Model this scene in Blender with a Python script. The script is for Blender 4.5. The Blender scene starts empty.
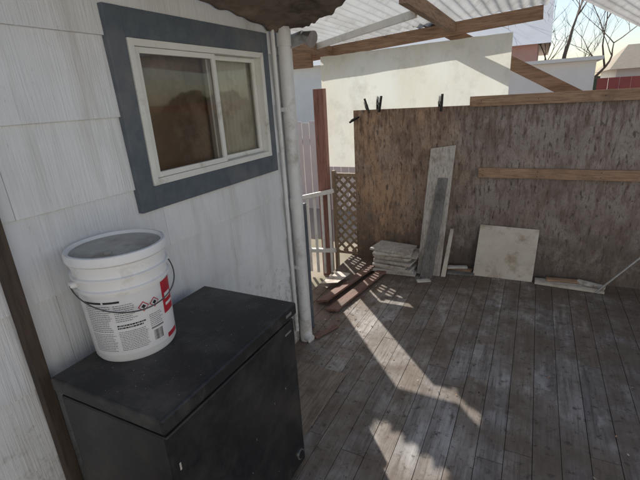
import bpy, math, random
import numpy as np
from mathutils import Vector, Matrix
from mathutils import noise as mn
random.seed(7)
S=bpy.context.scene
# ------------------------------------------------------------------ materials
def NT(name):
    m=bpy.data.materials.new(name); m.use_nodes=True
    nt=m.node_tree; b=nt.nodes["Principled BSDF"]
    return m,nt,b
def noise(nt,vec,scale,detail=6,rough=.6,stretch=None,loc=(0,0,0)):
    mp=nt.nodes.new("ShaderNodeMapping"); nt.links.new(vec,mp.inputs[0])
    mp.inputs["Location"].default_value=loc
    if stretch: mp.inputs["Scale"].default_value=stretch
    n=nt.nodes.new("ShaderNodeTexNoise"); n.inputs["Scale"].default_value=scale
    n.inputs["Detail"].default_value=min(detail,4); n.inputs["Roughness"].default_value=rough
    nt.links.new(mp.outputs[0],n.inputs["Vector"]); return n.outputs["Fac"]
def ramp(nt,fac,stops):
    r=nt.nodes.new("ShaderNodeValToRGB"); e=r.color_ramp.elements
    while len(e)<len(stops): e.new(.5)
    for i,(p,c) in enumerate(stops):
        e[i].position=p
        e[i].color=(c,c,c,1) if isinstance(c,(int,float)) else (*c,1)
    nt.links.new(fac,r.inputs[0]); return r.outputs[0]
def mix(nt,fac,a,b,mode='MIX'):
    n=nt.nodes.new("ShaderNodeMix"); n.data_type='RGBA'; n.blend_type=mode
    for s,v in ((0,fac),(6,a),(7,b)):
        if isinstance(v,(int,float)): n.inputs[s].default_value=v if s==0 else (v,v,v,1)
        elif isinstance(v,tuple): n.inputs[s].default_value=(*v,1)
        else: nt.links.new(v,n.inputs[s])
    return n.outputs[2]
def addn(nt,a,b):
    n=nt.nodes.new("ShaderNodeMath");n.operation='ADD';nt.links.new(a,n.inputs[0]);nt.links.new(b,n.inputs[1]); return n.outputs[0]
def bump(nt,b,h,strength=.3,dist=.01):
    n=nt.nodes.new("ShaderNodeBump"); n.inputs["Strength"].default_value=strength; n.inputs["Distance"].default_value=dist
    nt.links.new(h,n.inputs["Height"]); nt.links.new(n.outputs[0],b.inputs["Normal"])
def coord(nt,out="Object"):
    return nt.nodes.new("ShaderNodeTexCoord").outputs[out]
def sep(nt,vec):
    n=nt.nodes.new("ShaderNodeSeparateXYZ"); nt.links.new(vec,n.inputs[0]); return n.outputs
def mrange(nt,v,a,b,c=0,d=1):
    n=nt.nodes.new("ShaderNodeMapRange"); nt.links.new(v,n.inputs[0])
    n.inputs[1].default_value=a;n.inputs[2].default_value=b;n.inputs[3].default_value=c;n.inputs[4].default_value=d
    return n.outputs[0]
def simple(name,c1,c2=None,scale=8,rough=.6,bs=.2,bd=.004,stretch=None,dirt=None,dscale=3,dlo=.5,dhi=.7,metal=0,spec=.4):
    m,nt,b=NT(name); co=coord(nt)
    c2=c2 or tuple(x*.75 for x in c1)
    n=noise(nt,co,scale,3,.65,stretch)
    col=mix(nt,ramp(nt,n,[(.3,0.),(.7,1.)]),c1,c2)
    if dirt:
        d=noise(nt,co,dscale,4,.7,None,(3,1,7)); col=mix(nt,ramp(nt,d,[(dlo,0.),(dhi,1.)]),col,dirt)
    nt.links.new(col,b.inputs["Base Color"]); b.inputs["Roughness"].default_value=rough
    b.inputs["Metallic"].default_value=metal; b.inputs["Specular IOR Level"].default_value=spec
    if bs: bump(nt,b,n,bs,bd)
    return m
def wood(name,c1,c2,axis='Y',rough=.75,scale=14,dirt=None):
    st={'X':(.08,1,1),'Y':(1,.08,1),'Z':(1,1,.08)}[axis]
    m,nt,b=NT(name); co=coord(nt)
    n=noise(nt,co,scale,4,.7,st); n2=noise(nt,co,scale*6,3,.7,st)
    col=mix(nt,ramp(nt,n,[(.3,0.),(.7,1.)]),c1,c2)
    col=mix(nt,ramp(nt,n2,[(.35,.55),(.55,0.)]),col,tuple(x*.35 for x in c1))
    if dirt:
        d=noise(nt,co,5,4,.7); col=mix(nt,ramp(nt,d,[(.5,0.),(.68,.8)]),col,dirt)
    nt.links.new(col,b.inputs["Base Color"]); b.inputs["Roughness"].default_value=rough
    bump(nt,b,n2,.35,.004); return m
def m_siding():
    m,nt,b=NT("painted_shingle_siding"); co=coord(nt); s=sep(nt,co)
    stri=noise(nt,co,140,2,.5,(1,1,.02)); big=noise(nt,co,2.2,4,.65); fine=noise(nt,co,30,4,.7)
    col=mix(nt,ramp(nt,big,[(.35,0.),(.7,1.)]),(.80,.815,.82),(.70,.715,.72))
    at=nt.nodes.new("ShaderNodeAttribute"); at.attribute_name="col"
    col=mix(nt,1.,col,at.outputs["Color"],'MULTIPLY')
    z=mrange(nt,s[2],0,.85,.30,-.15)
    col=mix(nt,ramp(nt,addn(nt,z,fine),[(.52,0.),(.85,.8)]),col,(.26,.22,.17))
    sp=noise(nt,co,60,3,.75,(1,1,.3),(5,5,5)); col=mix(nt,ramp(nt,sp,[(.66,0.),(.76,.5)]),col,(.46,.43,.38))
    st=noise(nt,co,7,4,.7,(1,1,.12),(2,9,1)); col=mix(nt,ramp(nt,st,[(.48,0.),(.70,.55)]),col,(.50,.48,.44))
    nt.links.new(col,b.inputs["Base Color"]); b.inputs["Roughness"].default_value=.5
    bump(nt,b,stri,.8,.003); return m
def m_deck():
    m,nt,b=NT("weathered_deck_boards"); co=coord(nt)
    at=nt.nodes.new("ShaderNodeAttribute"); at.attribute_name="col"
    off=nt.nodes.new("ShaderNodeVectorMath"); off.operation='MULTIPLY_ADD'
    nt.links.new(at.outputs["Color"],off.inputs[0]); off.inputs[1].default_value=(37,53,11); nt.links.new(co,off.inputs[2])
    v=off.outputs[0]
    g=noise(nt,v,16,4,.7,(1,.07,1)); g2=noise(nt,v,75,4,.75,(1,.05,1)); bl=noise(nt,co,2.1,4,.7,None,(.4,.9,0)); sc=noise(nt,v,9,4,.7,(1,.3,1))
    col=mix(nt,ramp(nt,g,[(.28,0.),(.72,1.)]),(.165,.153,.145),(.42,.40,.38))
    sepc=nt.nodes.new("ShaderNodeSeparateColor"); nt.links.new(at.outputs["Color"],sepc.inputs[0])
    tone=mrange(nt,sepc.outputs[0],0,1,.68,1.24)
    cmb=nt.nodes.new("ShaderNodeCombineColor")
    for i in range(3): nt.links.new(tone,cmb.inputs[i])
    col=mix(nt,1.,col,cmb.outputs[0],'MULTIPLY')
    wf=mrange(nt,sepc.outputs[1],.5,1,0,.5)
    col=mix(nt,wf,col,(.27,.21,.155))
    col=mix(nt,ramp(nt,g2,[(.33,.8),(.5,0.)]),col,(.07,.058,.048))
    col=mix(nt,ramp(nt,sc,[(.52,0.),(.70,.65)]),col,(.54,.52,.49))
    col=mix(nt,ramp(nt,bl,[(.40,0.),(.60,.8)]),col,(.145,.108,.078))
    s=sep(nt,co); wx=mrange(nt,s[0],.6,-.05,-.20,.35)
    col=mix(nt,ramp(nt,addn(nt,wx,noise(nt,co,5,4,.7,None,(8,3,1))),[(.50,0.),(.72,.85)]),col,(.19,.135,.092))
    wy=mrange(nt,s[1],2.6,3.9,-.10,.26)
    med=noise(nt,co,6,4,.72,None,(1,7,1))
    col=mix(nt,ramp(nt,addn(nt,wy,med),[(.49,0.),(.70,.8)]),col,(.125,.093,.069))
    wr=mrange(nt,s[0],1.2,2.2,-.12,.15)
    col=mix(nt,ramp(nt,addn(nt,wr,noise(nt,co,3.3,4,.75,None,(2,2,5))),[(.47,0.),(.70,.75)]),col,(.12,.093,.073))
    spk=noise(nt,co,22,4,.72,None,(1,4,2)); col=mix(nt,ramp(nt,spk,[(.56,0.),(.67,.8)]),col,(.06,.047,.037))
    nt.links.new(col,b.inputs["Base Color"])
    rr=mrange(nt,med,.35,.65,.42,.75); nt.links.new(rr,b.inputs["Roughness"]); b.inputs["Specular IOR Level"].default_value=.35
    bump(nt,b,g2,.4,.004); return m
def m_ply():
    m,nt,b=NT("rust_stained_plywood"); co=coord(nt); s=sep(nt,co)
    big=noise(nt,co,1.6,4,.65); drip=noise(nt,co,30,4,.7,(1,1,.20)); mid=noise(nt,co,4,4,.72,(1,1,.6),(4,2,9))
    blot=noise(nt,co,11,4,.75,(1,1,.75)); fine=noise(nt,co,85,4,.7,(1,1,.5)); sm=noise(nt,co,42,3,.6,(1,1,.30),(7,7,7))
    gx=mrange(nt,s[0],-.2,1.3,.30,-.22)
    col=mix(nt,ramp(nt,addn(nt,gx,big),[(.38,0.),(.72,1.)]),(.30,.255,.225),(.43,.28,.175))
    col=mix(nt,ramp(nt,mid,[(.44,0.),(.62,.75)]),col,(.165,.12,.095))
    col=mix(nt,ramp(nt,blot,[(.52,0.),(.68,.55)]),col,(.47,.41,.36))
    col=mix(nt,ramp(nt,drip,[(.49,0.),(.62,.65)]),col,(.14,.085,.06))
    col=mix(nt,ramp(nt,sm,[(.58,0.),(.66,.8)]),col,(.06,.04,.03))
    col=mix(nt,ramp(nt,fine,[(.54,0.),(.66,.55)]),col,(.10,.072,.055))
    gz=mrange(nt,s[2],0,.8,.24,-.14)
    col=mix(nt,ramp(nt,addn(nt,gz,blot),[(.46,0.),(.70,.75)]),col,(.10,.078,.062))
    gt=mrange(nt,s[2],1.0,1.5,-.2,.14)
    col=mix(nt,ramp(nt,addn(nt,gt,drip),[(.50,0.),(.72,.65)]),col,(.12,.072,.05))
    nt.links.new(col,b.inputs["Base Color"]); b.inputs["Roughness"].default_value=.6
    bump(nt,b,drip,.2,.004); return m
def m_transl(name,c,c2,tr=.5,scale=3,streak=(1,1,.2),c3=None):
    m,nt,b=NT(name); co=coord(nt); n=noise(nt,co,scale,4,.7,streak)
    col=mix(nt,ramp(nt,n,[(.4,0.),(.7,1.)]),c,c2)
    if c3: col=mix(nt,ramp(nt,noise(nt,co,5,4,.75,(1,1,.8),(3,1,1)),[(.5,0.),(.72,.7)]),col,c3)
    nt.links.new(col,b.inputs["Base Color"]); b.inputs["Roughness"].default_value=.45
    t=nt.nodes.new("ShaderNodeBsdfTranslucent"); nt.links.new(col,t.inputs[0])
    mx=nt.nodes.new("ShaderNodeMixShader"); mx.inputs[0].default_value=tr
    nt.links.new(b.outputs[0],mx.inputs[1]); nt.links.new(t.outputs[0],mx.inputs[2])
    nt.links.new(mx.outputs[0],nt.nodes["Material Output"].inputs[0]); return m
def m_glass():
    m,nt,b=NT("window_glass")
    g=nt.nodes.new("ShaderNodeBsdfGlossy"); g.inputs["Roughness"].default_value=.04; g.inputs[0].default_value=(1,1,1,1)
    t=nt.nodes.new("ShaderNodeBsdfTransparent"); t.inputs[0].default_value=(.92,.92,.9,1)
    f=nt.nodes.new("ShaderNodeFresnel"); f.inputs[0].default_value=1.75
    mx=nt.nodes.new("ShaderNodeMixShader"); nt.links.new(f.outputs[0],mx.inputs[0])
    nt.links.new(t.outputs[0],mx.inputs[1]); nt.links.new(g.outputs[0],mx.inputs[2])
    nt.links.new(mx.outputs[0],nt.nodes["Material Output"].inputs[0]); return m
SID=m_siding(); DECK=m_deck(); PLY=m_ply(); GLASS=m_glass()
TRIM=simple("blue_grey_trim_paint",(.085,.105,.125),(.12,.14,.16),20,.55,.3,.003,dirt=(.17,.17,.17))
VINYL=simple("white_vinyl",(.78,.78,.73),(.70,.70,.65),6,.4,.05,.001,dirt=(.44,.40,.33),dscale=9,dlo=.58,dhi=.78)
WHITE=simple("white_pipe_paint",(.78,.78,.76),(.70,.70,.68),9,.45,.03,.001,dirt=(.44,.39,.33),dscale=7,dlo=.54,dhi=.76)
FZ=simple("freezer_black",(.011,.011,.013),(.020,.020,.022),45,.34,.25,.0015,dirt=(.05,.047,.043),dscale=5,dlo=.48,dhi=.74)
FZTOP=simple("freezer_lid_black",(.012,.012,.014),(.022,.022,.024),180,.40,.6,.0015,dirt=(.075,.07,.063),dscale=7,dlo=.48,dhi=.74)
GASK=simple("rubber_gasket",(.01,.01,.01),None,20,.8,0)
CHROME=simple("silver_mark",(.6,.6,.6),None,20,.3,0,metal=.8)
BUCK=simple("white_bucket_plastic",(.84,.84,.83),(.80,.80,.785),5,.35,.03,.001,dirt=(.60,.57,.52),dscale=8,dlo=.58,dhi=.8)
LIDM=simple("dusty_lid_plastic",(.50,.485,.44),(.38,.36,.32),14,.55,.15,.002,dirt=(.28,.25,.21),dscale=9,dlo=.5,dhi=.7)
INK=simple("label_ink",(.22,.22,.23),None,20,.5,0)
INKB=simple("label_black",(.03,.03,.03),None,20,.5,0)
RED=simple("label_red",(.52,.03,.05),(.45,.03,.04),20,.4,0)
LAB=simple("label_paper",(.78,.78,.78),(.74,.74,.74),20,.4,0)
WIRE=simple("handle_wire",(.16,.16,.155),None,30,.4,0,metal=.6)
ROD=simple("rod_metal",(.45,.44,.42),None,30,.4,0,metal=.7)
NAIL=simple("rusty_nail",(.09,.05,.035),None,30,.6,0)
DKW=wood("dark_post_wood",(.05,.035,.025),(.10,.07,.05),'Z')
OLDX=wood("old_lumber_x",(.32,.20,.12),(.45,.30,.19),'X',dirt=(.20,.13,.085))
OLDB=wood("brown_beam",(.24,.14,.085),(.38,.24,.155),'X')
OLDY=wood("brown_rafter",(.24,.15,.095),(.36,.235,.155),'Y')
GREYW=wood("grey_board",(.44,.40,.35),(.60,.56,.51),'Z',dirt=(.27,.20,.14))
GREYD=wood("dark_grey_board",(.15,.14,.135),(.25,.24,.225),'Z',dirt=(.09,.08,.07))
REDW=wood("red_plank",(.18,.095,.075),(.28,.16,.12),'Y',dirt=(.14,.105,.08))
REDP=wood("red_fence_wood",(.24,.11,.09),(.36,.19,.15),'Z')
TANZ=wood("tan_lattice",(.28,.21,.14),(.42,.33,.23),'Z')
BARE=wood("bare_plywood",(.23,.185,.14),(.33,.27,.21),'Y',dirt=(.13,.095,.07))
CREAM=simple("cream_board",(.64,.59,.50),(.54,.49,.41),7,.6,.15,.002,dirt=(.34,.26,.18),dscale=8,dlo=.5,dhi=.72)
PALE=simple("pale_siding_scrap",(.62,.60,.55),(.46,.43,.38),9,.7,.3,.003,dirt=(.26,.20,.14),dscale=11,dlo=.5,dhi=.7)
TARP=simple("brown_awning",(.17,.13,.10),(.28,.22,.175),5,.85,.5,.02,dirt=(.085,.065,.05),dscale=9,dlo=.45,dhi=.7)
BLK=simple("black_clamp",(.012,.012,.013),None,20,.4,0)
FIB=m_transl("fiberglass_roof",(.66,.67,.65),(.46,.45,.42),.40,2.5,(1,.3,1),(.34,.32,.27))
PAN=m_transl("fiberglass_panel",(.84,.86,.80),(.78,.76,.64),.50,2.2,(1,1,.5),(.60,.60,.53))
PANEBR=simple("brown_pane_tone",(.25,.17,.105),(.13,.088,.055),3,.8,.1,.01,dirt=(.38,.29,.20),dscale=4,dlo=.48,dhi=.78)  # mottled brown standing in for the left pane's reflections and interior
PANEBG=simple("beige_pane_tone",(.68,.65,.55),(.52,.48,.39),4,.9,.1,.01,dirt=(.38,.33,.25),dscale=4,dlo=.5,dhi=.7)  # beige standing in for the right pane's reflections
DIRT=simple("yard_dirt",(.46,.40,.32),(.36,.31,.24),.8,.95,.4,.05,dirt=(.27,.25,.16),dscale=.5)
STUC=simple("white_stucco",(.80,.78,.74),(.74,.72,.68),3,.9,.2,.01)
PINK=simple("salmon_siding",(.55,.33,.27),(.48,.28,.23),3,.85,.2,.01)
TANR=simple("tan_roof",(.40,.34,.26),(.34,.29,.22),8,.9,.2,.01)
REDF=simple("red_metal_fence",(.40,.10,.085),(.32,.08,.07),4,.7,.2,.01)
BARK=simple("tree_bark",(.26,.20,.15),(.17,.13,.10),12,.9,.5,.02)
FOL=simple("distant_foliage",(.11,.12,.07),(.08,.085,.05),3,.95,.3,.05)

# ------------------------------------------------------------------ mesh builder
class MB:
    def __init__(s): s.v=[];s.f=[];s.m=[];s.c=[];s.mats=[]
    def mi(s,mat):
        if mat not in s.mats: s.mats.append(mat)
        return s.mats.index(mat)
    def add(s,vs,fs,mat,col=(1,1,1),M=None):
        o=len(s.v); i=s.mi(mat)
        for p in vs:
            p=Vector(p)
            if M is not None: p=M@p
            s.v.append(tuple(p))
        for f in fs: s.f.append(tuple(o+k for k in f)); s.m.append(i); s.c.append(col)
        return s
    def box(s,x0,x1,y0,y1,z0,z1,mat,col=(1,1,1),M=None):
        vs=[(x0,y0,z0),(x1,y0,z0),(x1,y1,z0),(x0,y1,z0),(x0,y0,z1),(x1,y0,z1),(x1,y1,z1),(x0,y1,z1)]
        return s.hex(vs,mat,col,M)
    def hex(s,vs,mat,col=(1,1,1),M=None):
        return s.add(vs,[(0,3,2,1),(4,5,6,7),(0,1,5,4),(1,2,6,5),(2,3,7,6),(3,0,4,7)],mat,col,M)
    def beam(s,p0,p1,w,t,mat,up=(0,0,1),col=(1,1,1)):
        p0=Vector(p0);p1=Vector(p1);d=(p1-p0).normalized();a=d.cross(Vector(up)).normalized();b=a.cross(d).normalized()
        vs=[]
        for p in (p0,p1):
            for i,j in ((-1,-1),(1,-1),(1,1),(-1,1)): vs.append(p+a*(i*w/2)+b*(j*t/2))
        return s.add(vs,[(0,1,2,3),(7,6,5,4),(0,4,5,1),(1,5,6,2),(2,6,7,3),(3,7,4,0)],mat,col)
    def tube(s,pts,r,mat,n=12,cap=True):
        pts=[Vector(p) for p in pts]; rs=r if isinstance(r,(list,tuple)) else [r]*len(pts)
        vs=[];fs=[];a=None
        for k,p in enumerate(pts):
            d=(pts[min(k+1,len(pts)-1)]-pts[max(k-1,0)]).normalized()
            if a is None:
                a=d.orthogonal().normalized()
            else: a=(a-d*a.dot(d)).normalized()
            b=d.cross(a)
            for i in range(n):
                t=2*math.pi*i/n; vs.append(p+(a*math.cos(t)+b*math.sin(t))*rs[k])
        for k in range(len(pts)-1):
            for i in range(n):
                j=(i+1)%n; fs.append((k*n+i,k*n+j,(k+1)*n+j,(k+1)*n+i))
        if cap: fs.append(tuple(range(n))[::-1]); fs.append(tuple((len(pts)-1)*n+i for i in range(n)))
        return s.add(vs,fs,mat)
    def lathe(s,prof,cx,cy,mat,n=64):
        vs=[];fs=[]
        for r,z in prof:
            for i in range(n):
                t=2*math.pi*i/n; vs.append((cx+r*math.cos(t),cy+r*math.sin(t),z))
        for k in range(len(prof)-1):
            for i in range(n):
                j=(i+1)%n; fs.append((k*n+i,k*n+j,(k+1)*n+j,(k+1)*n+i))
        fs.append(tuple(range(n))[::-1]); fs.append(tuple((len(prof)-1)*n+i for i in range(n)))
        return s.add(vs,fs,mat)
    def obj(s,name,bevel=0,smooth=False,parent=None,auto=None):
        me=bpy.data.meshes.new(name); me.from_pydata(s.v,[],s.f)
        for m in s.mats: me.materials.append(m)
        me.polygons.foreach_set("material_index",s.m)
        ca=me.color_attributes.new("col",'FLOAT_COLOR','CORNER')
        data=[]
        for p,c in zip(me.polygons,s.c): data+= list((*c,1))*p.loop_total
        ca.data.foreach_set("color",data)
        if smooth: me.polygons.foreach_set("use_smooth",[True]*len(me.polygons))
        me.update(); o=bpy.data.objects.new(name,me); S.collection.objects.link(o)
        if smooth and auto:
            me.set_sharp_from_angle(angle=math.radians(auto))
        if bevel:
            b=o.modifiers.new("bevel",'BEVEL'); b.width=bevel; b.segments=2; b.limit_method='ANGLE'; b.angle_limit=math.radians(40)
        if parent: o.parent=parent
        return o
def empty(name):
    e=bpy.data.objects.new(name,None); S.collection.objects.link(e); return e
def rc(a=0,b=1): return random.uniform(a,b)

# ------------------------------------------------------------------ ground
MB().box(-120,120,-120,120,-.45,-.25,DIRT).obj("ground")

# ------------------------------------------------------------------ deck
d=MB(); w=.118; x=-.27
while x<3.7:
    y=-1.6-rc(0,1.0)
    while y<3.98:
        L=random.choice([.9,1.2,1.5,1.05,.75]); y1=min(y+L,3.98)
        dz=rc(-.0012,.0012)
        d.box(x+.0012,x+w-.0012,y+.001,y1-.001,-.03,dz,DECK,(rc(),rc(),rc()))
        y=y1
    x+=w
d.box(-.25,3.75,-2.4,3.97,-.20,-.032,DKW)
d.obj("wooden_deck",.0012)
MB().box(.145,.475,1.17,1.955,.003,.009,BARE).obj("plywood_strip",.001)

# ------------------------------------------------------------------ house
house=empty("house")
wy0,wy1,wz0,wz1=1.163,2.035,1.316,1.862
h=MB()
for (a0,a1,c0,c1) in ((-3.5,wy0,-.2,2.25),(wy1,2.345,-.2,2.25),(wy0,wy1,-.2,wz0),(wy0,wy1,wz1,2.25)):
    h.box(-.12,-.004,a0,a1,c0,c1,STUC)
h.box(-3.5,-.12,2.225,2.345,-.2,2.25,STUC); h.box(-3.5,-3.38,-3.5,2.225,-.2,2.25,STUC); h.box(-3.38,-.12,-3.5,-3.38,-.2,2.25,STUC)
h.obj("wall",parent=house)
def sub(r,q):
    a0,a1,c0,c1=r; b0,b1,e0,e1=q
    if a1<=b0 or a0>=b1 or c1<=e0 or c0>=e1: return [r]
    o=[]
    if a0<b0: o.append((a0,b0,c0,c1))
    if a1>b1: o.append((b1,a1,c0,c1))
    m0,m1=max(a0,b0),min(a1,b1)
    if c0<e0: o.append((m0,m1,c0,e0))
    if c1>e1: o.append((m0,m1,e1,c1))
    return o
sh=MB(); hole=(1.095,2.088,1.232,1.955)
zc=-.03;i=0
while zc<2.2:
    y=-3.4+(i%2)*.42+rc(-.05,.05)
    while y<2.335:
        y1=min(y+.92,2.335); t=rc(.95,1.01); cc=(t,t,t*rc(.99,1.01)); jz=rc(-.001,.001)
        for (a0,a1,c0,c1) in sub((y+.0007,y1-.0007,zc+jz,zc+.275),hole):
            f0=(c0-zc)/.27; f1=(c1-zc)/.27
            xb=.013-.011*f0; xt=.013-.011*f1
            sh.hex([(-.003,a0,c0),(xb,a0,c0),(xb,a1,c0),(-.003,a1,c0),(-.003,a0,c1),(xt,a0,c1),(xt,a1,c1),(-.003,a1,c1)],SID,cc)
        y=y1
    zc+=.27;i+=1
sh.obj("shingle_siding",.001,parent=house)
MB().box(-4.0,.02,-3.8,2.62,2.26,2.38,TANR).box(.021,.045,-3.8,2.42,2.2,2.4,WHITE).obj("roof",parent=house)
t=MB(); X=.030
t.box(-.003,X,1.09,wy0+.002,1.225,1.96,TRIM).box(-.003,X,wy1-.002,2.093,1.225,1.96,TRIM)
t.box(-.003,X-.002,wy0+.0025,wy1-.0025,wz1-.002,1.96,TRIM).box(-.003,X-.002,wy0+.0025,wy1-.0025,1.225,wz0+.002,TRIM)
t.obj("window_trim",.003,parent=house)
wv=MB(); fw_=.026
y0,y1,z0,z1=wy0+.003,wy1-.003,wz0+.003,wz1-.003
wv.box(-.06,.036,y0,y0+fw_,z0,z1,VINYL).box(-.06,.036,y1-fw_,y1,z0,z1,VINYL)
wv.box(-.06,.034,y0+fw_,y1-fw_,z0,z0+fw_,VINYL).box(-.06,.034,y0+fw_,y1-fw_,z1-fw_,z1,VINYL)
ym=1.625
def sash(a0,a1,x0,x1):
    c0,c1=z0+fw_+.001,z1-fw_-.001; q=.022
    wv.box(x0,x1,a0,a0+q,c0,c1,VINYL).box(x0,x1,a1-q,a1,c0,c1,VINYL)
    wv.box(x0,x1-.001,a0+q,a1-q,c0,c0+q,VINYL).box(x0,x1-.001,a0+q,a1-q,c1-q,c1,VINYL)
    return (a0+q,a1-q,c0+q,c1-q)
p1=sash(y0+fw_+.001,ym+.02,.006,.028); p2=sash(ym-.012,y1-fw_-.001,-.026,-.004)
wv.obj("window_frame",.002,parent=house)
def pane(x,a0,a1,c0,c1,nm):
    MB().add([(x,a0,c0),(x,a1,c0),(x,a1,c1),(x,a0,c1)],[(0,1,2,3)],GLASS).obj(nm,parent=house)
pane(.016,*p1,"window_glass_left"); pane(-.016,*p2,"window_glass_right")
MB().box(-.05,-.045,wy0+.03,1.63,wz0+.02,wz1-.02,PANEBR).obj("left_pane_tone_board",parent=house)  # added backing board, its colour gives the left pane's reflected brown
cu=MB(); n=60; vs=[];fs=[]
for i in range(n+1):
    yy=1.632+.375*i/n; xx=-.045+.006*math.sin(i*1.1)
    vs+=[(xx,yy,1.33),(xx,yy,1.85)]
for i in range(n): fs.append((2*i,2*i+2,2*i+3,2*i+1))
cu.add(vs,fs,PANEBG).obj("right_pane_tone_sheet",smooth=True,parent=house)  # added backing sheet, its colour gives the right pane's reflected beige
MB().box(.014,.034,2.285,2.352,0,2.2,WHITE).box(-.09,.013,2.347,2.365,0,2.2,WHITE).obj("corner_trim",.003,parent=house)
MB().box(.0,.03,2.368,2.40,.0,.95,TRIM).obj("corner_plank",.002,parent=house)

# pipes
p=MB()
p.tube([(.055,2.225,.02),(.055,2.225,2.0)],.036,WHITE,24)
p.tube([(.055,2.225,.16),(.055,2.225,.0)],.043,WHITE,24)
p.tube([(.055,2.225,.95),(.055,2.225,1.03)],.041,WHITE,24)
p.tube([(.055,2.225,1.90),(.055,2.225,1.99)],.042,WHITE,24)
p.tube([(.055,2.225,.06),(.075,2.21,.03),(.11,2.20,.022)],[.036,.034,.03],WHITE,20)
p.box(.012,.06,2.185,2.265,.55,.575,WHITE).box(.012,.06,2.185,2.265,1.55,1.575,WHITE)
p.obj("drain_pipe",smooth=True,auto=40)
MB().tube([(.028,2.155,.1),(.028,2.155,2.0)],.012,WHITE,12).obj("conduit_pipe",smooth=True,auto=40)
l=MB(); l.tube([(.04,2.31,1.93),(.14,2.31,1.95)],.035,CHROME,20); l.tube([(.14,2.31,1.95),(.20,2.30,1.93)],[.03,.045],CHROME,20)
l.obj("floodlight",smooth=True,auto=40)
MB().hex([(.014,.565,-.02),(.05,.565,-.02),(.05,.604,-.02),(.014,.604,-.02),(.014,.565,2.2),(.046,.565,2.2),(.046,.602,2.2),(.014,.602,2.2)],DKW).obj("wooden_post",.003)

# ------------------------------------------------------------------ chest freezer
fx0,fx1,fy0,fy1,H=.091,.571,.577,1.29,.84
f=MB()
f.box(fx0+.012,fx1-.012,fy0+.010,fy1-.010,.035,.772,FZ)
f.box(fx0+.018,fx1-.02,fy0+.018,fy1-.018,.772,.788,GASK)
for a in (fx0+.05,fx1-.06):
    for c in (fy0+.05,fy1-.06): f.tube([(a,c,0),(a,c,.036)],.02,GASK,12)
fo=f.obj("freezer_body",.008)
l=MB().box(fx0,fx1,fy0,fy1,.788,H,FZTOP); lo=l.obj("freezer_lid",.009); lo.modifiers["bevel"].segments=4
mk=MB()
mk.box(fx1-.001,fx1+.0015,1.205,1.245,.808,.820,CHROME)
mk.box(fx1-.013,fx1-.0105,1.205,1.25,.725,.733,CHROME)
mk.tube([(fx1-.014,1.235,.10),(fx1-.006,1.235,.10)],.024,CHROME,24)
mk.tube([(fx1-.007,1.235,.10),(fx1-.004,1.235,.10)],.019,FZ,24)
for q in range(7):
    yy=rc(fy0+.02,fy1-.1); zz=rc(.15,.74); mk.box(fx1-.0125,fx1-.0114,yy,yy+rc(.001,.002),zz,zz+rc(.003,.012),PALE)
mk.box(fx1-.0125,fx1-.0114,fy0+.035,fy0+.041,.635,.660,PALE)
mo=mk.obj("badge_and_drain")
hg=MB()
for c in (fy0+.12,fy1-.16): hg.box(fx0-.012,fx0+.0,c,c+.05,.70,.83,GASK)
ho=hg.obj("hinges",.002)
E=empty("chest_freezer")
for o in (fo,lo,mo,ho): o.parent=E
du=MB()
for i in range(150):
    px,py=rc(fx0+.02,fx1-.02),rc(fy0+.02,fy1-.02)
    if (px-.182)**2+(py-.838)**2<.137**2: continue
    s=rc(.0005,.0016); M=Matrix.Translation((px,py,.8403))@Matrix.Rotation(rc(0,6.28),4,'Z')
    du.add([(-s,-s*.6,0),(s,-s*.5,0),(s*.8,s*.6,.0004),(-s*.7,s*.5,.0004)],[(0,1,2,3)],PALE,M=M)
du.obj("dust_flakes",parent=E)

# ------------------------------------------------------------------ bucket
bx,by,bz=.182,.838,.8405
def R(z): return .131+.011*(z-bz)/.33
E=empty("plastic_bucket")
prof=[(.118,bz),(.127,bz),(R(bz+.01),bz+.008),(R(bz+.245),bz+.245),(R(bz+.245)+.008,bz+.247),(R(bz+.25)+.008,bz+.254),(R(bz+.257)+.001,bz+.257),
 (R(bz+.285),bz+.285),(R(bz+.285)+.009,bz+.287),(R(bz+.29)+.009,bz+.294),(R(bz+.297)+.001,bz+.297),(R(bz+.322),bz+.322),(R(bz+.32)+.005,bz+.324),(R(bz+.32)+.005,bz+.334),(.13,bz+.336)]
MB().lathe(prof,bx,by,BUCK,96).obj("bucket_body",smooth=True,auto=35,parent=E)
lp=[(.138,bz+.336),(.151,bz+.336),(.154,bz+.340),(.154,bz+.360),(.151,bz+.366),(.143,bz+.367),(.140,bz+.364),(.138,bz+.355)]
lid=MB(); lid.lathe(lp,bx,by,BUCK,96)
lid.lathe([(.1385,bz+.3552),(.1385,bz+.3562),(.115,bz+.3572),(.113,bz+.3595),(.04,bz+.3600),(.001,bz+.3600)],bx,by,LIDM,96)
lid.tube([(bx+.05,by-.07,bz+.359),(bx+.05,by-.07,bz+.367)],.014,LIDM,20)
lid.obj("bucket_lid",smooth=True,auto=35,parent=E)
lab=MB()
A0=math.radians(-35)
def patch(a0,a1,z0,z1,off,mat):
    n=max(1,int(abs(a1-a0)/.06)); vs=[];fs=[]
    for i in range(n+1):
        a=A0+a0+(a1-a0)*i/n
        for z in (z0,z1):
            r=R(bz+z)+off; vs.append((bx+r*math.cos(a),by+r*math.sin(a),bz+z))
    for i in range(n): fs.append((2*i,2*i+2,2*i+3,2*i+1))
    lab.add(vs,fs,mat)
patch(-1.15,1.25,.028,.235,.0008,LAB)
def lines(a0,a1,z0,z1,dz,th,mat=INK,off=.0014):
    z=z1
    while z>z0:
        a=a0; end=a1-rc(0,.12)
        while a<end:
            L=rc(.015,.06); patch(a,min(a+L,end),z-th,z,off,mat); a+=L+.011
        z-=dz
lines(-1.05,-.42,.115,.205,.0068,.0027)
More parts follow.
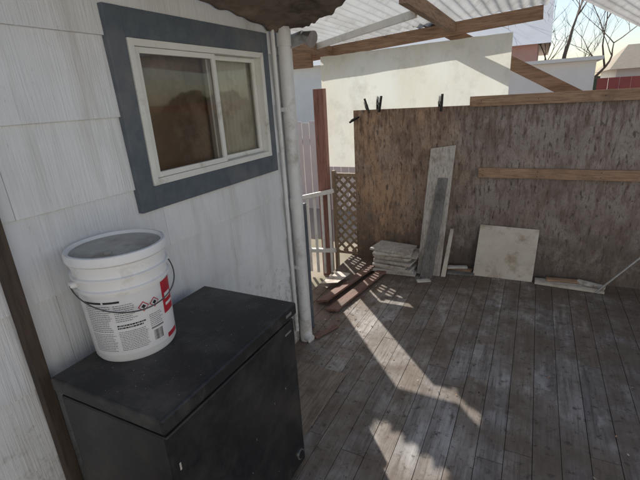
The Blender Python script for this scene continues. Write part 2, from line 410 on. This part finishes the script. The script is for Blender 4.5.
lines(-1.05,-.42,.045,.107,.0062,.0023)
lines(-.36,.12,.145,.205,.0068,.0027)
lines(-.36,.34,.040,.112,.0060,.0023)
lines(.36,.72,.105,.145,.0066,.0025)
patch(-1.05,-.60,.213,.220,.0014,INKB); patch(-.55,-.2,.213,.220,.0014,INKB)
lines(-.36,.28,.122,.136,.0085,.0050,INKB,.0018)
def diamond(ac,zc,s,mat,off):
    vs=[]
    for da,dz in ((-s/.14,0),(0,-s),(s/.14,0),(0,s)):
        r=R(bz+zc+dz)+off; a=A0+ac+da; vs.append((bx+r*math.cos(a),by+r*math.sin(a),bz+zc+dz))
    lab.add(vs,[(0,1,2,3)],mat)
for ac in (.27,.54):
    diamond(ac,.182,.018,RED,.0022); diamond(ac,.182,.0142,LAB,.0028); diamond(ac,.182,.0075,INKB,.0034)
for i in range(14):
    a=.40+i*.018; patch(a,a+rc(.004,.012),.048,.085,.0014,INKB)
patch(.36,.70,.092,.098,.0014,INK)
patch(.80,1.25,.12,.235,.0016,RED); patch(.80,1.25,.028,.045,.0016,RED)
patch(.88,1.15,.17,.19,.0022,LAB); patch(.88,1.2,.145,.155,.0022,LAB)
lab.obj("bucket_label",parent=E)
hd=MB(); pts=[]
a1=A0-1.30
zt=bz+.268
def ear(a): 
    r=R(zt)+.0; c=Vector((bx+math.cos(a)*r,by+math.sin(a)*r,zt)); n=Vector((math.cos(a),math.sin(a),0))
    hd.tube([c-n*.002,c+n*.018],.012,BUCK,16)
ear(a1); ear(a1+math.pi)
for i in range(41):
    t=i/40; a=a1+math.pi*t
    r=.157+.006*math.sin(math.pi*t); pts.append((bx+math.cos(a)*r,by+math.sin(a)*r,zt-.085*math.sin(math.pi*t)))
hd.tube(pts,.0023,WIRE,8)
hd.obj("wire_handle",smooth=True,auto=40,parent=E)

# ------------------------------------------------------------------ plywood wall at deck end
YW=3.86
w=MB()
w.box(-.20,1.02,YW,YW+.014,.0,1.485,PLY).box(1.0215,2.24,YW,YW+.013,.0,1.487,PLY).box(2.2415,3.6,YW,YW+.014,0,1.484,PLY)
w.box(.86,3.6,YW-.030,YW-.001,1.475,1.555,OLDX)
w.box(.965,3.6,YW-.038,YW-.001,.885,.965,OLDX)
for xx in (-.15,.95,2.1,3.3): w.box(xx,xx+.085,YW+.045,YW+.12,-.2,1.47,OLDX)
for xx in (1.0,1.42,1.86,2.3):
    for dz in (.905,.945): w.tube([(xx,YW-.0400,dz),(xx,YW-.036,dz)],.004,NAIL,8)
    w.tube([(xx-.05,YW-.0320,1.515),(xx-.05,YW-.028,1.515)],.004,NAIL,8)
for k in range(26):
    xx=random.choice([-.17,.99,1.05,2.2]) if k<14 else rc(-.1,2.2); zz=rc(.08,1.42)
    w.tube([(xx,YW-.0015,zz),(xx,YW+.002,zz)],.0045,NAIL,8)
w.obj("plywood_wall",.0)
def clamp(x,z,tilt,s=1,yaw=.6,nm="spring_clamp"):
    c=MB(); M=Matrix.Translation((x,YW-.0,z))@Matrix.Rotation(tilt,4,'Y')@Matrix.Rotation(yaw,4,'Z')@Matrix.Scale(s,4)
    c.hex([(-.012,-.03,-.06),(.012,-.03,-.06),(.012,-.018,-.06),(-.012,-.018,-.06),(-.010,-.055,.10),(.010,-.055,.10),(.010,-.035,.10),(-.010,-.035,.10)],BLK,M=M)
    c.hex([(-.012,.02,-.05),(.012,.02,-.05),(.012,.035,-.05),(-.012,.035,-.05),(-.010,.055,.10),(.010,.055,.10),(.010,.075,.10),(-.010,.075,.10)],BLK,M=M)
    c.box(-.014,.014,-.035,.045,.01,.032,BLK,M=M)
    c.obj(nm,.002)
clamp(-.06,1.50,-.35,.85,.5); clamp(.055,1.515,.1,.9,.7); clamp(.615,1.50,0,.9,.5); clamp(-.20,1.40,1.1,.75,.3)

pn=MB(); vs=[];fs=[]; nx=40
for i in range(nx+1):
    u=i/nx; xx=-.535+1.68*u
    zt=1.985+.03*u+.006*mn.noise(Vector((u*14,0,0))); zb=.94+ (.5*min(1,max(0,(u-.2)/.1)))
    yy=3.888+.003*math.sin(u*20)
    for j in range(9): vs.append((xx,yy+.004*math.sin(j*.8+u*5),zb+(zt-zb)*j/8))
for i in range(nx):
    for j in range(8): fs.append((i*9+j,(i+1)*9+j,(i+1)*9+j+1,i*9+j+1))
pn.add(vs,fs,PAN); pn.obj("fiberglass_panel",smooth=True)

# ------------------------------------------------------------------ patio roof
rf=empty("patio_roof")
def zr(x): return 2.105+.062*(x+.5)
g=MB(); vs=[];fs=[]
x0,x1=-2.6,1.38; nx=int((x1-x0)/.0127); ny=40
hole2=[(-1.14,3.77),(-.75,3.58),(-.86,3.36),(-1.18,3.48)]  # out-of-view opening added to let the small sun patch onto the deck
def inside(px,py,poly):
    c=False;j=len(poly)-1
    for i in range(len(poly)):
        xi,yi=poly[i];xj,yj=poly[j]
        if (yi>py)!=(yj>py) and px<(xj-xi)*(py-yi)/(yj-yi)+xi: c=not c
        j=i
    return c
for i in range(nx+1):
    xx=x0+i*.0127; ye=3.93 if xx<-.68 else 4.17  # hidden left edge cut back so the long sun stripe gets in
    for j in range(ny+1):
        vs.append((xx,2.40+(ye-2.40)*j/ny,zr(xx)+.011*math.sin(2*math.pi*xx/.076)))
for i in range(nx):
    for j in range(ny):
        a=i*(ny+1)+j; cxx=vs[a][0];cyy=vs[a][1]
        if inside(cxx,cyy,hole2): continue
        fs.append((a,a+ny+1,a+ny+2,a+1))
g.add(vs,fs,FIB); g.obj("corrugated_sheets",smooth=True,parent=rf)
r=MB()
r.beam((-.72,4.08,zr(-.72)-.065),(1.34,4.08,zr(1.34)-.065),.045,.10,OLDB)
r.beam((-.50,2.5,zr(-.5)-.06),(-.50,4.05,zr(-.5)-.06),.04,.085,OLDY)
r.beam((.66,2.5,zr(.66)-.06),(.66,4.05,zr(.66)-.06),.045,.085,OLDY)
r.beam((-1.7,3.88,1.985),(-.62,3.88,1.985),.04,.17,OLDB)  # added header, mostly hidden, ends the sun stripe on the deck
r.obj("rafters",.002,parent=rf)
MB().beam((.25,4.14,2.30),(1.85,4.14,1.40),.045,.10,OLDB).obj("brace",.002,parent=rf)
MB().beam((-.62,3.82,2.06),(.62,2.95,2.09),.02,.05,WHITE).obj("white_fascia",.002,parent=rf)
g=MB();vs=[];fs=[]
for i in range(121):
    xx=1.50+i*.0127
    for j in range(11):
        vs.append((xx+ .30*j/10*2.6,3.35+2.6*j/10,2.13+.009*math.sin(2*math.pi*i/6)))
for i in range(120):
    for j in range(10):
        a=i*11+j; fs.append((a,a+11,a+12,a+1))
g.add(vs,fs,FIB); g.obj("corrugated_cover",smooth=True,parent=rf)

aw=MB();vs=[];fs=[];nu,nv=48,72
def ye2(x):
    pts=[(0,2.08),(.10,2.30),(.15,2.31),(.475,2.06),(.75,1.86)]
    for (a,b),(c,d2) in zip(pts,pts[1:]):
        if x<=c: return b+(d2-b)*(x-a)/(c-a)
    return pts[-1][1]
for i in range(nu+1):
    xx=.016+.72*i/nu; ye=ye2(xx)+.015*mn.noise(Vector((xx*30,0,3)))
    for j in range(nv+1):
        yy=.7+(ye-.7)*j/nv
        z=1.985+.11*xx+.12*(ye-yy)+.022*mn.noise(Vector((xx*7,yy*5,0)))+.010*mn.noise(Vector((xx*22,yy*14,5)))
        if j==nv: z-=.012+.012*mn.noise(Vector((xx*25,1,1)))
        vs.append((xx,yy,z))
for i in range(nu):
    for j in range(nv):
        a=i*(nv+1)+j; fs.append((a,a+nv+1,a+nv+2,a+1))
aw.add(vs,fs,TARP); ao=aw.obj("eave_awning",smooth=True); so=ao.modifiers.new("s",'SOLIDIFY'); so.thickness=.012; so.offset=1

# ------------------------------------------------------------------ lattice + white railing at the steps
lt=MB(); X0,X1=-.44,-.215; Z0,Z1=.03,.84; Y=3.90
lt.box(X0,X1,Y-.02,Y+.02,Z1,Z1+.035,TANZ).box(X0,X1,Y-.018,Y+.018,0,.03,TANZ)
lt.box(X0-.03,X0,Y-.025,Y+.025,-.2,.90,TANZ)
def clipseg(c,s):
    pts=[]
    for xx in (X0,X1):
        z=s*(xx-c)
        if Z0<=z<=Z1: pts.append((xx,z))
    for zz in (Z0,Z1):
        xx=zz/s+c
        if X0<xx<X1: pts.append((xx,zz))
    return pts[:2] if len(pts)>=2 else None
c=-2.5
while c<1.5:
    for s,yy in ((1.0,Y-.006),(-1.0,Y+.006)):
        q=clipseg(c,s)
        if q:
            (a,za),(b_,zb)=q
            if abs(a-b_)>.02: lt.beam((a,yy,za),(b_,yy,zb),.009,.026,TANZ)
    c+=.10
lt.obj("lattice_railing",.001)
wr=MB()
wr.beam((-1.0,3.74,.58),(-.40,3.74,.72),.05,.04,WHITE); wr.beam((-1.0,3.74,.02),(-.40,3.74,.08),.04,.04,WHITE)
xx=-.97
while xx<-.40:
    zt=.58+.14*(xx+1)/.6-.02; wr.box(xx,xx+.025,3.73,3.75,-.2,zt,WHITE); xx+=.085
wr.obj("white_railing",.002)
fn=MB(); xx=-3.4
while xx<-1.04:
    fn.box(xx,xx+.135,3.95,3.97,-.25,2.2+rc(-.03,.02),REDP); xx+=.14
fn.obj("added_sun_blocker",.002)  # unseen boards added to block sun left of the deck stripe
MB().box(-.588,-.478,3.79,3.86,-.25,1.70,REDP).obj("fence_post",.003)
pf=MB(); xx=-4.0
while xx<-.1:
    pf.box(xx,xx+.13,6.4,6.42,-.25,1.25+rc(-.02,.02),STUC); xx+=.14
pf.box(-4.0,-.1,6.425,6.45,.9,.98,STUC); pf.obj("white_fence",.002)

# ------------------------------------------------------------------ clutter
rp=MB()
rp.hex([(.02,2.62,.012),(.11,2.64,.012),(.25,3.60,.012),(.17,3.63,.012),(.02,2.62,.032),(.11,2.64,.032),(.25,3.60,.032),(.17,3.63,.032)],REDW)
rp.hex([(-.12,2.72,.012),(-.02,2.72,.034),(.12,3.55,.034),(.03,3.58,.012),(-.12,2.72,.032),(-.02,2.72,.054),(.12,3.55,.054),(.03,3.58,.032)],REDW)
rp.obj("red_planks",.002)
MB().hex([(-.22,3.0,.045),(-.06,3.03,.065),(-.03,3.25,.065),(-.18,3.3,.045),(-.22,3.0,.05),(-.06,3.03,.07),(-.03,3.25,.07),(-.18,3.3,.05)],CREAM).obj("board_scrap")
st=MB(); z=.0
for i in range(11):
    th=rc(.014,.026); a=rc(-.16,.16); M=Matrix.Translation((.30+rc(-.03,.03),3.62+rc(-.02,.02),z))@Matrix.Rotation(a,4,'Z')
    st.box(-.19+rc(-.04,.03),.17+rc(-.04,.04),-.13,.12,0,th,random.choice([PALE,PALE,CREAM,GREYW]),M=M); z+=th+.002
st.obj("siding_scrap_stack",.002)
MB().hex([(.50,3.60,0),(.71,3.60,0),(.71,3.62,0),(.50,3.62,0),(.55,3.825,1.13),(.765,3.825,1.16),(.765,3.845,1.16),(.55,3.845,1.13)],GREYW).obj("leaning_board",.002)
MB().hex([(.545,3.53,0),(.655,3.53,0),(.655,3.555,0),(.545,3.555,0),(.635,3.76,.88),(.72,3.76,.88),(.72,3.785,.88),(.635,3.785,.88)],GREYD).obj("leaning_plank",.002)
MB().hex([(.72,3.60,0),(.76,3.60,0),(.76,3.63,0),(.72,3.63,0),(.755,3.80,.40),(.785,3.80,.40),(.785,3.825,.40),(.755,3.825,.40)],CREAM).obj("leaning_batten",.002)
MB().hex([(.985,3.72,0),(1.47,3.73,0),(1.47,3.742,0),(.985,3.732,0),(1.01,3.832,.455),(1.485,3.832,.445),(1.485,3.844,.445),(1.01,3.844,.455)],CREAM).obj("cream_panel",.002)
sc=MB()
def lay(cx,cy,L,W,T,a,mat,z=0.003,tz=0):
    M=Matrix.Translation((cx,cy,z))@Matrix.Rotation(a,4,'Z')@Matrix.Rotation(tz,4,'Y'); sc.box(-L/2,L/2,-W/2,W/2,0,T,mat,M=M)
lay(1.74,3.70,.50,.05,.02,-.06,CREAM); lay(1.70,3.77,.42,.06,.02,.03,PALE,.003); lay(1.70,3.77,.25,.05,.018,.1,OLDX,.026); lay(1.9,3.74,.2,.035,.03,-.4,PALE,.026)
lay(.88,3.70,.24,.06,.02,.1,GREYD); lay(.86,3.78,.22,.07,.03,-.15,OLDX); lay(.84,3.76,.18,.04,.02,.3,PALE,.036)
lay(.60,3.44,.12,.05,.012,.5,PALE); lay(.15,2.35,.22,.04,.012,1.2,REDW)
sc.obj("wood_scraps",.002)
MB().tube([(1.93,3.66,.01),(2.68,3.80,.95)],.009,ROD,10).obj("metal_rod",smooth=True,auto=40)
lv=MB()
for i in range(520):
    a=rc(0,6.28); px,py=random.choice([(rc(.0,.5),rc(1.95,2.6)),(rc(.1,2.2),3.84-abs(random.gauss(0,.12))),(rc(.05,2.2),rc(1,3.8)),(rc(0,.25),rc(2.3,3.7))]); s=rc(.002,.008)
    M=Matrix.Translation((px,py,.004))@Matrix.Rotation(a,4,'Z')
    lv.add([(-s,-s*.5,0),(s*.7,-s*.6,.001),(s,s*.5,.003),(-s*.5,s*.6,.001)],[(0,1,2,3)],random.choice([BARE,DKW,DKW,OLDX,BARE,PALE]),M=M)
lv.obj("floor_litter")

# ------------------------------------------------------------------ background
E=empty("white_outbuilding")
MB().box(.2,2.05,7.4,9.5,-.25,1.90,STUC).obj("walls",parent=E)
MB().box(.1,2.12,7.3,9.6,1.902,1.95,STUC).obj("roof",parent=E)
E=empty("salmon_house")
MB().box(.1,1.25,11,15,-.25,2.5,PINK).box(-8.5,.098,11.02,15,-.25,2.5,STUC).obj("walls",parent=E)
m=MB(); m.add([(-8.8,10.8,2.45),(1.5,10.8,2.45),(1.5,15.2,2.45),(-8.8,15.2,2.45),(-8.8,13,3.7),(1.5,13,3.7)],[(0,1,5,4),(3,4,5,2)[::-1],(1,2,5),(0,4,3)],STUC); m.obj("roof",parent=E)
MB().box(.2,.9,10.985,10.998,.8,1.9,VINYL).obj("window",parent=E)
E=empty("tan_house")
MB().box(3.2,6.2,14.5,18,-.25,1.95,STUC).obj("walls",parent=E)
m=MB(); m.add([(3.0,14.2,1.9),(6.4,14.2,1.9),(6.4,18.2,1.9),(3.0,18.2,1.9),(3.6,16.2,2.6),(5.8,16.2,2.6)],[(0,1,5,4),(1,2,5),(2,3,4,5),(3,0,4)],TANR); m.obj("roof",parent=E)
rfn=MB(); xx=2.15
while xx<9: rfn.box(xx,xx+.14,8.0,8.02,-.25,1.66,REDF); xx+=.145
rfn.box(2.15,9,7.97,7.998,1.4,1.48,REDF); rfn.obj("red_fence")
E=empty("added_bounce_building")  # unseen white building added to bounce sunlight onto house and deck
MB().box(5.2,9,-6,2.5,-.25,3.6,STUC).box(1.0,5.2,-7.5,-4.2,-.25,3.6,STUC).obj("walls",parent=E)
MB().box(4.95,9.2,-6.2,2.7,3.602,3.75,TANR).box(.8,4.95,-7.7,-3.95,3.602,3.74,TANR).obj("roof",parent=E)
MB().box(5.15,5.197,-1.2,0,1.0,2.1,VINYL).box(5.13,5.148,-1.1,-.1,1.1,2.0,PANEBR).obj("window",parent=E)
tr=MB()
def branch(p,d,L,r,lev):
    n=4; pts=[p];rs=[r]; q=Vector(p); dd=Vector(d)
    for i in range(n):
        dd=(dd+Vector((rc(-.2,.2),rc(-.2,.2),rc(-.08,.16)))).normalized(); q=q+dd*(L/n); pts.append(q.copy()); rs.append(r*(1-.55*(i+1)/n))
    tr.tube(pts,rs,BARK,6 if lev<2 else 3,False)
    if lev>=5: return
    for k in range(3 if lev<4 else 4):
        t=random.choice(pts[1:]) if k else pts[-1]
        nd=(dd+Vector((rc(-.9,.9),rc(-.9,.9),rc(-.2,.5)))).normalized()
        branch(t,nd,L*rc(.6,.8),r*.5,lev+1)
branch(Vector((2.0,13,-.25)),Vector((0,0,1)),2.3,.11,0)
tr.obj("bare_tree")
hz=MB()
for i in range(40):
    a=math.radians(-80+i*4.2); dd=60
    cx_,cy_=dd*math.sin(a),dd*math.cos(a); hh=rc(1.5,3.6)
    vs=[];n=10
    for j in range(n+1):
        t=j/n; vs+=[(cx_+(t-.5)*6*math.cos(a),cy_-(t-.5)*6*math.sin(a),-.25),(cx_+(t-.5)*6*math.cos(a),cy_-(t-.5)*6*math.sin(a),hh*(.6+.4*math.sin(t*3.14))+rc(-.3,.3))]
    hz.add(vs,[(2*j,2*j+2,2*j+3,2*j+1) for j in range(n)],FOL)
hz.obj("distant_trees")

# ------------------------------------------------------------------ light
el=math.radians(36); hx,hy=-.671,.741
sv=Vector((hx*math.cos(el),hy*math.cos(el),math.sin(el)))
sd=bpy.data.lights.new("sun",'SUN'); sd.energy=5; sd.angle=math.radians(.5); sd.color=(1,.95,.88)
so=bpy.data.objects.new("sun",sd); S.collection.objects.link(so); so.rotation_euler=sv.to_track_quat('Z','Y').to_euler()
W=bpy.data.worlds.new("World"); S.world=W; W.use_nodes=True; nt=W.node_tree
sky=nt.nodes.new("ShaderNodeTexSky"); sky.sky_type='NISHITA'; sky.sun_disc=False
sky.sun_elevation=el; sky.sun_rotation=math.atan2(hx,hy); sky.dust_density=1.2; sky.ozone_density=1.0; sky.air_density=1.0
bg=nt.nodes["Background"]; bg.inputs[1].default_value=.15; nt.links.new(sky.outputs[0],bg.inputs[0])
S.view_settings.view_transform='Standard'; S.view_settings.look='None'; S.view_settings.exposure=0; S.view_settings.gamma=1

# ------------------------------------------------------------------ camera
pi_,ya,ro=.328,-.48,-.06
cp,sp=math.cos(pi_),math.sin(pi_)
fw=Vector((math.sin(ya)*cp,math.cos(ya)*cp,-sp)); r0=Vector((math.cos(ya),-math.sin(ya),0)); u0=r0.cross(fw)
rr=r0*math.cos(ro)+u0*math.sin(ro); uu=-r0*math.sin(ro)+u0*math.cos(ro)
cd=bpy.data.cameras.new("camera"); cd.sensor_width=36; cd.lens=415.679/640*36; cd.clip_start=.05; cd.clip_end=500
co=bpy.data.objects.new("camera",cd); S.collection.objects.link(co)
M=Matrix((( rr.x,uu.x,-fw.x,1.368),(rr.y,uu.y,-fw.y,0),(rr.z,uu.z,-fw.z,1.613),(0,0,0,1)))
co.matrix_world=M; S.camera=co
